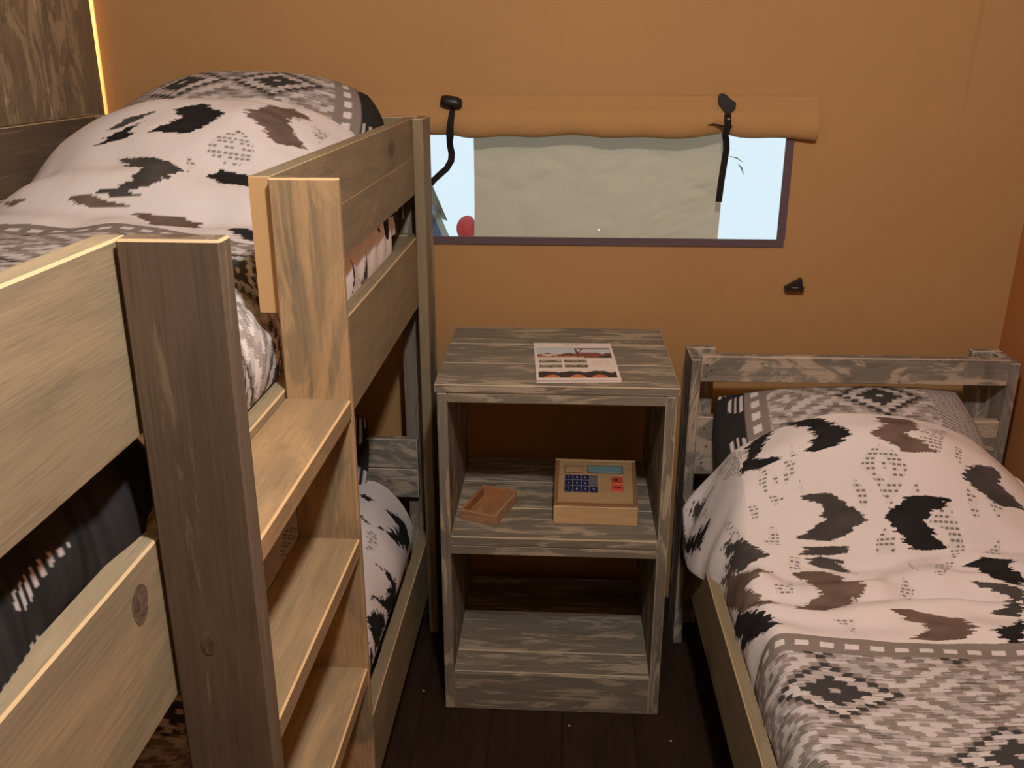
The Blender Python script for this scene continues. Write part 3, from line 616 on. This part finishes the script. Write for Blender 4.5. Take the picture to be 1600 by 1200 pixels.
s, t, P = cloth_grid(cloth_upper, UL + .032, .115, VN + .06, .165, 340, 600)
col = paint(s, t, MOTIFS_UPPER, DOTS_UPPER, lambda x: np.interp(x, [-.9, -.72, -.47, -.256, -.147, -.05, .12], [-.275, -.282, -.295, -.375, -.47, -.56, -.66]), 0, .004, .45)
side = (t < -1.262) & (s > -.13)
dk = np.where(((vnoise(s * 34 + 3, t * 15) > .74) & (np.mod(t + .15 * s, .0125) < .0055))[..., None], LGREY * .9, BLACK * (.55 + .9 * vnoise(s * 4, t * 150))[..., None])
col[side] = dk[side]
duv = grid_obj('duvet', P, col, CLOTH, None); duv.matrix_world = BM
tag(duv, 'white duvet with black and taupe arrowheads, grey lattice at its foot, on the upper bunk', 'duvet', )
s, t, P = cloth_grid(cloth_lower, UL + .032, .04, VN + .06, .34, 240, 420)
col = paint(s, t, MOTIFS_LOWER, DOTS_LOWER, -.40, 0, .006, .4)
duv = grid_obj('duvet', P, col, CLOTH, None); duv.matrix_world = BM
tag(duv, 'printed duvet in shade on the lower bunk, seen past the ladder', 'duvet')
p = pillow_obj('pillow', .74, .52, .23, pillow_print(-1, .72, .315), 1.0, rnd=.24); p.matrix_world = BM @ Matrix.Translation((-.425, .268, 1.488)) @ Euler((R(38), 0, 0)).to_matrix().to_4x4()
tag(p, 'grey and white patterned pillow propped at the head of the upper bunk', 'pillow')
def pillow_dark(s_, t_):
    c_ = np.where(((vnoise(s_ * 9, t_ * 26 + 2) > .62))[..., None], WHITE * .75, BLACK * 1.3); return c_
p = pillow_obj('pillow', .98, .36, .17, pillow_dark, 3.1, rnd=.04)
for v in p.data.vertices: v.co.x = max(-.40, min(.40 + .004 * math.sin(v.co.y * 60), v.co.x))   # pressed between the side boards
p.matrix_world = BM @ Matrix.Translation((-.436, .222, 1.325))
tag(p, 'dark pillow lying flat on the upper bunk, glimpsed through the gap under its guard boards', 'pillow')
p = pillow_obj('pillow', .66, .46, .16, pillow_print(-1, .6), 2.3); p.matrix_world = BM @ Matrix.Translation((-.495, .325, .53)) @ Euler((R(40), 0, 0)).to_matrix().to_4x4()
tag(p, 'dim patterned pillow at the head of the lower bunk', 'pillow')

# ------------------------------------------------------------ single bed
SX, SA = 0.6728, 0.0102
bed = thing('single_bed', 'low single bed with slatted headboard of grey-washed boards, at the right', 'bed', (SX, .36, 0), SA)
SM = Matrix.Translation((SX, .36, 0)) @ Matrix.Rotation(SA, 4, 'Z')
BW = .888
for u0, u1, b0, b1 in ((0, .027, 0, .083), (BW - .027, BW, BW - .083, BW)):
    board('post', (u0, -.022, 0), (u1, .088, .92), GREY2, bed, 2); board('post', (b0, .0885, 0), (b1, .116, .92), GREY2, bed, 2)
hr = board('head_rail', (.0275, -.021, .855), (BW - .0275, .008, .936 - .006), GREY2, bed, 0, seed=911)
board('headboard', (.0275, -.02, .572), (BW - .0275, .008, .75), GREY2, bed, 0, seed=77)
for u0, u1 in ((0, .027), (BW - .027, BW)): board('side_rail', (u0, -1.72, .322), (u1, -.0225, .509), TAN, bed, 1)
for u0, u1 in ((0, .027), (BW - .027, BW)): board('post', (u0, -1.83, 0), (u1, -1.721, .55), GREY2, bed, 2)
board('footboard', (.0275, -1.75, .33), (BW - .0275, -1.722, .509), GREY2, bed, 0)
for k in range(9): board('slat', (.0275, -1.6 + k * .18, .335), (BW - .0275, -1.51 + k * .18, .352), TAN, bed, 0)
RUST = plain('rusty_screw', (.05, .03, .02), .6)
for (u, z) in ((.042, .905), (.054, .888), (.042, .872), (.046, .715), (.056, .66), (.046, .61)):
    bm = bmesh.new()
    bmesh.ops.create_cone(bm, cap_ends=True, segments=10, radius1=.0028, radius2=.0028, depth=.0016, matrix=Matrix.Translation((u, -.0212, z)) @ Matrix.Rotation(R(90), 4, 'X'))
    bm_obj('screw', bm, RUST, bed)
mattress((.09, -1.68, .354), (BW - .07, -.04, .54), 'mattress under the printed duvet on the single bed', SM.copy())
s, t, P = cloth_grid(cloth_single, -.075, .96, -1.66, -.205, 600, 1000, -1.34)
col = paint(s, t, MOTIFS_SINGLE, DOTS_SINGLE, -.872, 0.0, .006, .62, .259)
duv = grid_obj('duvet', P, col, CLOTH, None); duv.matrix_world = SM
tag(duv, 'white duvet with black and taupe arrowheads above a grey lattice, on the single bed', 'duvet')
p = pillow_obj('pillow', .72, .42, .17, pillow_print(1, .4), 0.4); p.matrix_world = SM @ Matrix.Translation((.42, -.125, .700)) @ Euler((R(34), R(-2.5), 0)).to_matrix().to_4x4()
tag(p, 'grey patterned pillow with one black end, against the single bed headboard', 'pillow')

# ------------------------------------------------------------ nightstand
ns = thing('nightstand', 'open grey-washed wooden nightstand with two shelves, between the bunk and the single bed', 'nightstand', (0, 0, 0))
for k in range(3): board('top_plank', (.003, k * .1692, .934), (.600, k * .1692 + .1682, .9565), GREY, ns, 0)
board('front_rail', (.0352, .004, .907), (.5668, .030, .9335), GREY, ns, 0)
board('side_panel', (.009, .002, 0), (.035, .505, .9335), GREY, ns, 2); board('side_panel', (.567, .002, 0), (.594, .505, .9335), GREY, ns, 2)
for k in range(3): board('shelf_plank', (.0352, .003 + k * .1672, .512), (.5668, .169 + k * .1672, .538), GREY, ns, 0)
board('shelf_rail', (.0352, .006, .484), (.5668, .030, .5115), GREY, ns, 0)
board('shelf_plank', (.0352, .012, .092), (.5668, .107, .118), GREY, ns, 0); board('shelf_plank', (.0352, .108, .092), (.5668, .302, .118), GREY, ns, 0); board('shelf_plank', (.0352, .303, .092), (.5668, .505, .118), GREY, ns, 0)
board('plinth', (.0352, .002, 0.0), (.5668, .0115, .1185), GREY, ns, 0)

# ------------------------------------------------------------ leaflet on the nightstand
def leaflet():
    A, Bp, Cp, D = [np.array(x) for x in ((.253, .020), (.461, .038), (.447, .345), (.236, .338))]   # near-left, near-right, far-right, far-left
    nu, nv = 170, 240
    a, b_ = np.meshgrid(np.linspace(0, 1, nu), np.linspace(0, 1, nv))
    ctr = (A + Bp + Cp + D) / 4
    xy = (A[None, None] * ((1 - a) * (1 - b_))[..., None] + Bp * (a * (1 - b_))[..., None] + Cp * (a * b_)[..., None] + D * ((1 - a) * b_)[..., None]) - ctr
    z = .0042 + .004 * (1 - smooth(b_, 0, .25)) * (1 - a) * .6
    P = np.concatenate([xy, z[..., None]], -1)
    paper = np.array((.80, .74, .70)); col = np.broadcast_to(paper, a.shape + (3,)).copy()
    def rect(a0, a1, b0, b1): return (a > a0) & (a < a1) & (b_ > b0) & (b_ < b1)
    q = 1 - b_                                                       # from the far (top) edge down
    def R4(a0, a1, q0, q1): return (a > a0) & (a < a1) & (q > q0) & (q < q1)
    n1 = vnoise(a * 40, q * 60); n2 = vnoise(a * 17 + 4, q * 30)
    # header scribble
    k = R4(.38, .60, .045, .075) & (n1 > .55); col[k] = (.35, .27, .2)
    # large photograph: sky, people, a gabled porch
    k = R4(.03, .97, .12, .42); sky = np.array((.55, .62, .68)); col[k] = sky
    hz = .30 + .02 * np.sin(a * 25)
    k = R4(.03, .97, .12, .42) & (q > hz); col[k] = np.array((.20, .09, .05)) * (.5 + n2[k][:, None])
    k = R4(.10, .28, .29, .37) & (n2 > .35); col[k] = (.6, .55, .5)
    k = R4(.03, .97, .12, .42) & (q > .375 + .0 * a) & (a < .62); col[k] = (.62, .42, .30)
    k = R4(.55, .97, .15, .38) & (np.abs(q - .165) < .016); col[k] = (.24, .07, .045)
    k = R4(.50, .97, .15, .40) & (np.abs(a - (.525 + .07 * (q - .15) / .25 * .3)) < .012); col[k] = (.14, .05, .04)
    k = R4(.53, .90, .15, .40) & (np.abs((a - .55) - (.28 - q) * .6) < .010) & (q < .28); col[k] = (.14, .05, .04)
    k = R4(.55, .84, .27, .38) & (n2 > .30); col[k] = (.25, .08, .07)
    k = R4(.62, .97, .37, .42) & (q > .44 - .12 * (a - .5)); col[k] = (.06, .05, .04)
    k = R4(.60, .97, .33, .42) & (a > .80) & (q > .33 + (.97 - a) * .3); col[k] = (.05, .045, .04)
    # four small photographs
    for (a0, a1, q0, q1) in ((.05, .33, .45, .545), (.36, .64, .45, .545), (.05, .33, .57, .67), (.36, .64, .57, .67)):
        k = R4(a0, a1, q0, q1); mid = (q - q0) / (q1 - q0)
        cc = np.where((mid < .35 + .3 * (n2 - .5))[..., None], np.array((.50, .52, .50)), np.where((n1 > .5)[..., None], np.array((.12, .10, .06)), np.array((.30, .27, .16)))); col[k] = cc[k]
    # text block: faint lines
    k = R4(.70, .92, .48, .62) & (np.mod(q, .022) < .008) & (vnoise(a * 60, q * 3) > .3); col[k] = (.62, .55, .53)
    # evening photograph of tents along the bottom
    k = R4(.03, .96, .74, .93); col[k] = np.array((.045, .03, .025))
    top = .79 - .045 * np.abs(np.sin(a * 10 + .4)) + .02 * n2
    k = R4(.03, .96, .72, .93) & (q < top); col[k] = paper * .94
    for c0 in (.19, .50, .76):
        k = R4(c0 - .09, c0 + .09, .84, .925) & (q > .90 - .05 * np.cos((a - c0) * 16)); col[k] = np.array((.62, .20, .09)) * (.7 + .6 * n2[k][:, None])
    o = thing('leaflet', 'printed photo leaflet lying on top of the nightstand', 'leaflet', (ctr[0], ctr[1], .9567), 0)
    grid_obj('cover_sheet', P, col, PAPER, o, smooth=False)
    corners = [xy[0, 0], xy[0, -1], xy[-1, -1], xy[-1, 0]]
    vs = [(*c, .0) for c in corners] + [(*(c * .997), .0036) for c in corners]
    mesh_obj('inner_pages', vs, [(0, 3, 2, 1), (4, 5, 6, 7), (0, 1, 5, 4), (1, 2, 6, 5), (2, 3, 7, 6), (3, 0, 4, 7)], plain('paper_edge', (.70, .64, .60), .7), o)
leaflet()

# ------------------------------------------------------------ toy cash register
PLY = wood('pale_plywood', (.52, .355, .185), (.56, .385, .205), (.60, .42, .23), (.62, .44, .25), knots=False, streak=.25)
PLY2 = wood('lid_plywood', (.36, .235, .115), (.39, .26, .13), (.42, .285, .15), (.27, .16, .075), knots=False, streak=.25)
RIM = plain('varnished_frame', (.24, .125, .055), .5)
BLUEK = plain('navy_key', (.012, .020, .085), .4); GREYK = plain('grey_key', (.13, .125, .12), .5); REDK = plain('red_key', (.62, .085, .05), .45)
LCD = plain('blue_grey_display', (.14, .26, .28), .35); INK = plain('black_ink', (.02, .015, .012), .6); DIG = plain('pale_digit', (.45, .48, .58), .6)
def text_part(name, body, size, mat, parent, mtx):
    cu = bpy.data.curves.new(name, 'FONT'); cu.body = body; cu.size = size; cu.align_x = 'CENTER'; cu.align_y = 'CENTER'; cu.extrude = .0002
    tmp = bpy.data.objects.new(name + '_src', cu); C.objects.link(tmp)
    bpy.context.view_layer.update(); dg = bpy.context.evaluated_depsgraph_get()
    me = bpy.data.meshes.new_from_object(tmp.evaluated_get(dg)); bpy.data.objects.remove(tmp); bpy.data.curves.remove(cu)
    me.name = name; me.materials.clear(); me.transform(mtx); return link_mesh(name, me, mat, parent)
def register():
    o = thing('toy_cash_register', 'wooden toy cash register with navy number keys, on the nightstand shelf', 'toy cash register', (.299, .085, .5385), R(-1.0))
    W_, Dp, h0, h1 = .222, .190, .052, .100
    bm = bmesh.new()
    pr = [(0, 0), (0, h0), (Dp, h1), (Dp, 0)]
    l = [bm.verts.new((0, y_, z_)) for y_, z_ in pr]; r = [bm.verts.new((W_, y_, z_)) for y_, z_ in pr]
    bm.faces.new(l); bm.faces.new(r[::-1])
    for i in range(4): bm.faces.new((l[i], l[(i + 1) % 4], r[(i + 1) % 4], r[i]))
    bmesh.ops.bevel(bm, geom=list(bm.edges), offset=.0015, segments=1, affect='EDGES')
    me_o = bm_obj('body', bm, PLY, o)
    me = me_o.data; co = np.empty(len(me.vertices) * 3, np.float32); me.vertices.foreach_get('co', co)
    a = me.attributes.new('gc', 'FLOAT_VECTOR', 'POINT'); a.data.foreach_set('vector', co); me.attributes.new('wear', 'FLOAT', 'FACE')
    ang = math.atan2(h1 - h0, Dp); Ls = math.hypot(Dp, h1 - h0)
    T = Matrix.Translation((0, 0, h0)) @ Matrix.Rotation(ang, 4, 'X')
    def slab(name, a0, a1, b0, b1, z0, z1, mat, par=o, bev=.0008):
        x = board(name, (a0 * W_, b0 * Ls, z0), (a1 * W_, b1 * Ls, z1), mat, par, 0, bev); x.data.transform(T); return x
    slab('lid', .05, .95, .075, .985, .0002, .0022, PLY2)
    slab('frame_strip', .0, .048, .02, .99, .0002, .0045, RIM); slab('frame_strip', .952, 1.0, .02, .99, .0002, .0045, RIM)
    slab('frame_strip', .05, .95, .015, .07, .0002, .0035, RIM); slab('frame_strip', .0, 1.0, .965, 1.0, .0002, .005, PLY)
    slab('display', .41, .83, .72, .865, .002, .0035, LCD); slab('display_border', .40, .84, .705, .88, .0015, .0028, INK)
    # empty outlined box
    bm = bmesh.new()
    for (a0, a1, b0, b1) in ((.12, .345, .70, .708), (.12, .345, .85, .858), (.12, .126, .70, .858), (.339, .345, .70, .858)): box_bm(bm, (a0 * W_, b0 * Ls, .0018), (a1 * W_, b1 * Ls, .0028))
    x = bm_obj('printed_outline', bm, INK, o); x.data.transform(T)
    digs = ['123', '456', '7890']
    for rI in range(3):
        for cI in range(4):
            a0 = .125 + cI * .102; b0 = .535 - rI * .125
            if cI == 3 and rI == 1: continue
            if cI == 3 and rI == 0:
                slab('key', a0, a0 + .093, .535 - .125, .535 + .113, .002, .0045, GREYK); continue
            kx = slab('key', a0, a0 + .094, b0, b0 + .114, .002, .005, BLUEK)
            text_part('digit', digs[rI][cI], .011, DIG, kx, T @ Matrix.Translation(((a0 + .047) * W_, (b0 + .057) * Ls, .0053)))
    k1 = slab('key', .695, .835, .48, .63, .002, .0045, REDK); k2 = slab('key', .695, .835, .32, .465, .002, .0045, REDK)
    bm = bmesh.new(); ring = []
    cx, cy = .765 * W_, .555 * Ls
    for k in range(24):
        a_ = 2 * math.pi * k / 24
        ring.append([bm.verts.new((cx + math.cos(a_) * rr * 1.15, cy + math.sin(a_) * rr * .8, .0048)) for rr in (.0105, .0125)])
    for k in range(24): bm.faces.new((ring[k][0], ring[k][1], ring[(k + 1) % 24][1], ring[(k + 1) % 24][0]))
    bmesh.ops.create_circle(bm, cap_ends=True, segments=14, radius=.0055, matrix=Matrix.Translation((cx - .003, cy, .0049)))
    x = bm_obj('printed_coin', bm, INK, k1); x.data.transform(T)
    bm = bmesh.new(); cy = .392 * Ls
    box_bm(bm, (cx - .011, cy - .0012, .0044), (cx + .011, cy + .0012, .005)); box_bm(bm, (cx + .001, cy - .003, .0044), (cx + .007, cy + .0025, .005))
    x = bm_obj('printed_card', bm, INK, k2); x.data.transform(T)
register()

# ------------------------------------------------------------ little wooden tray
def tray():
    TR = wood('tray_wood', (.34, .165, .075), (.38, .19, .085), (.42, .22, .10), (.44, .25, .12), knots=False, streak=.25)
    TE = wood('tray_rim_wood', (.36, .215, .115), (.40, .24, .13), (.42, .26, .145), (.45, .29, .16), knots=False, streak=.25)
    o = thing('wooden_tray', 'small open wooden tray lying askew on the nightstand shelf', 'tray', (.050, .100, .5385), R(-19))
    w, d, h = .105, .150, .030
    board('base', (0.002, .002, 0), (w - .002, d - .002, .005), TR, o, 1, .0006)
    board('rim', (0, 0, 0), (w, .007, h * .9), TE, o, 0, .0008); board('rim', (0, d - .007, 0), (w, d, h * 1.15), TR, o, 0, .0008)
    board('rim', (0, .0072, 0), (.007, d - .0072, h), TR, o, 1, .0008); board('rim', (w - .007, .0072, 0), (w, d - .0072, h), TE, o, 1, .0008)
tray()

# ------------------------------------------------------------ specks on the floor
for (x, y_, where) in ((-.062, .07, 'on the dark floor left of the nightstand foot'), (.352, -.055, 'on the dark floor in front of the nightstand'), (.62, -.10, 'on the dark floor between nightstand and single bed')):
    bm = bmesh.new(); bmesh.ops.create_icosphere(bm, subdivisions=1, radius=.0032)
    for v in bm.verts: v.co.z *= .7; v.co.x *= 1.2
    o = bm_obj('crumb', bm, plain('pale_crumb', (.55, .5, .42), .8)); o.location = (x, y_, .0022); tag(o, 'tiny pale crumb ' + where, 'crumb', 'crumbs on the floor')
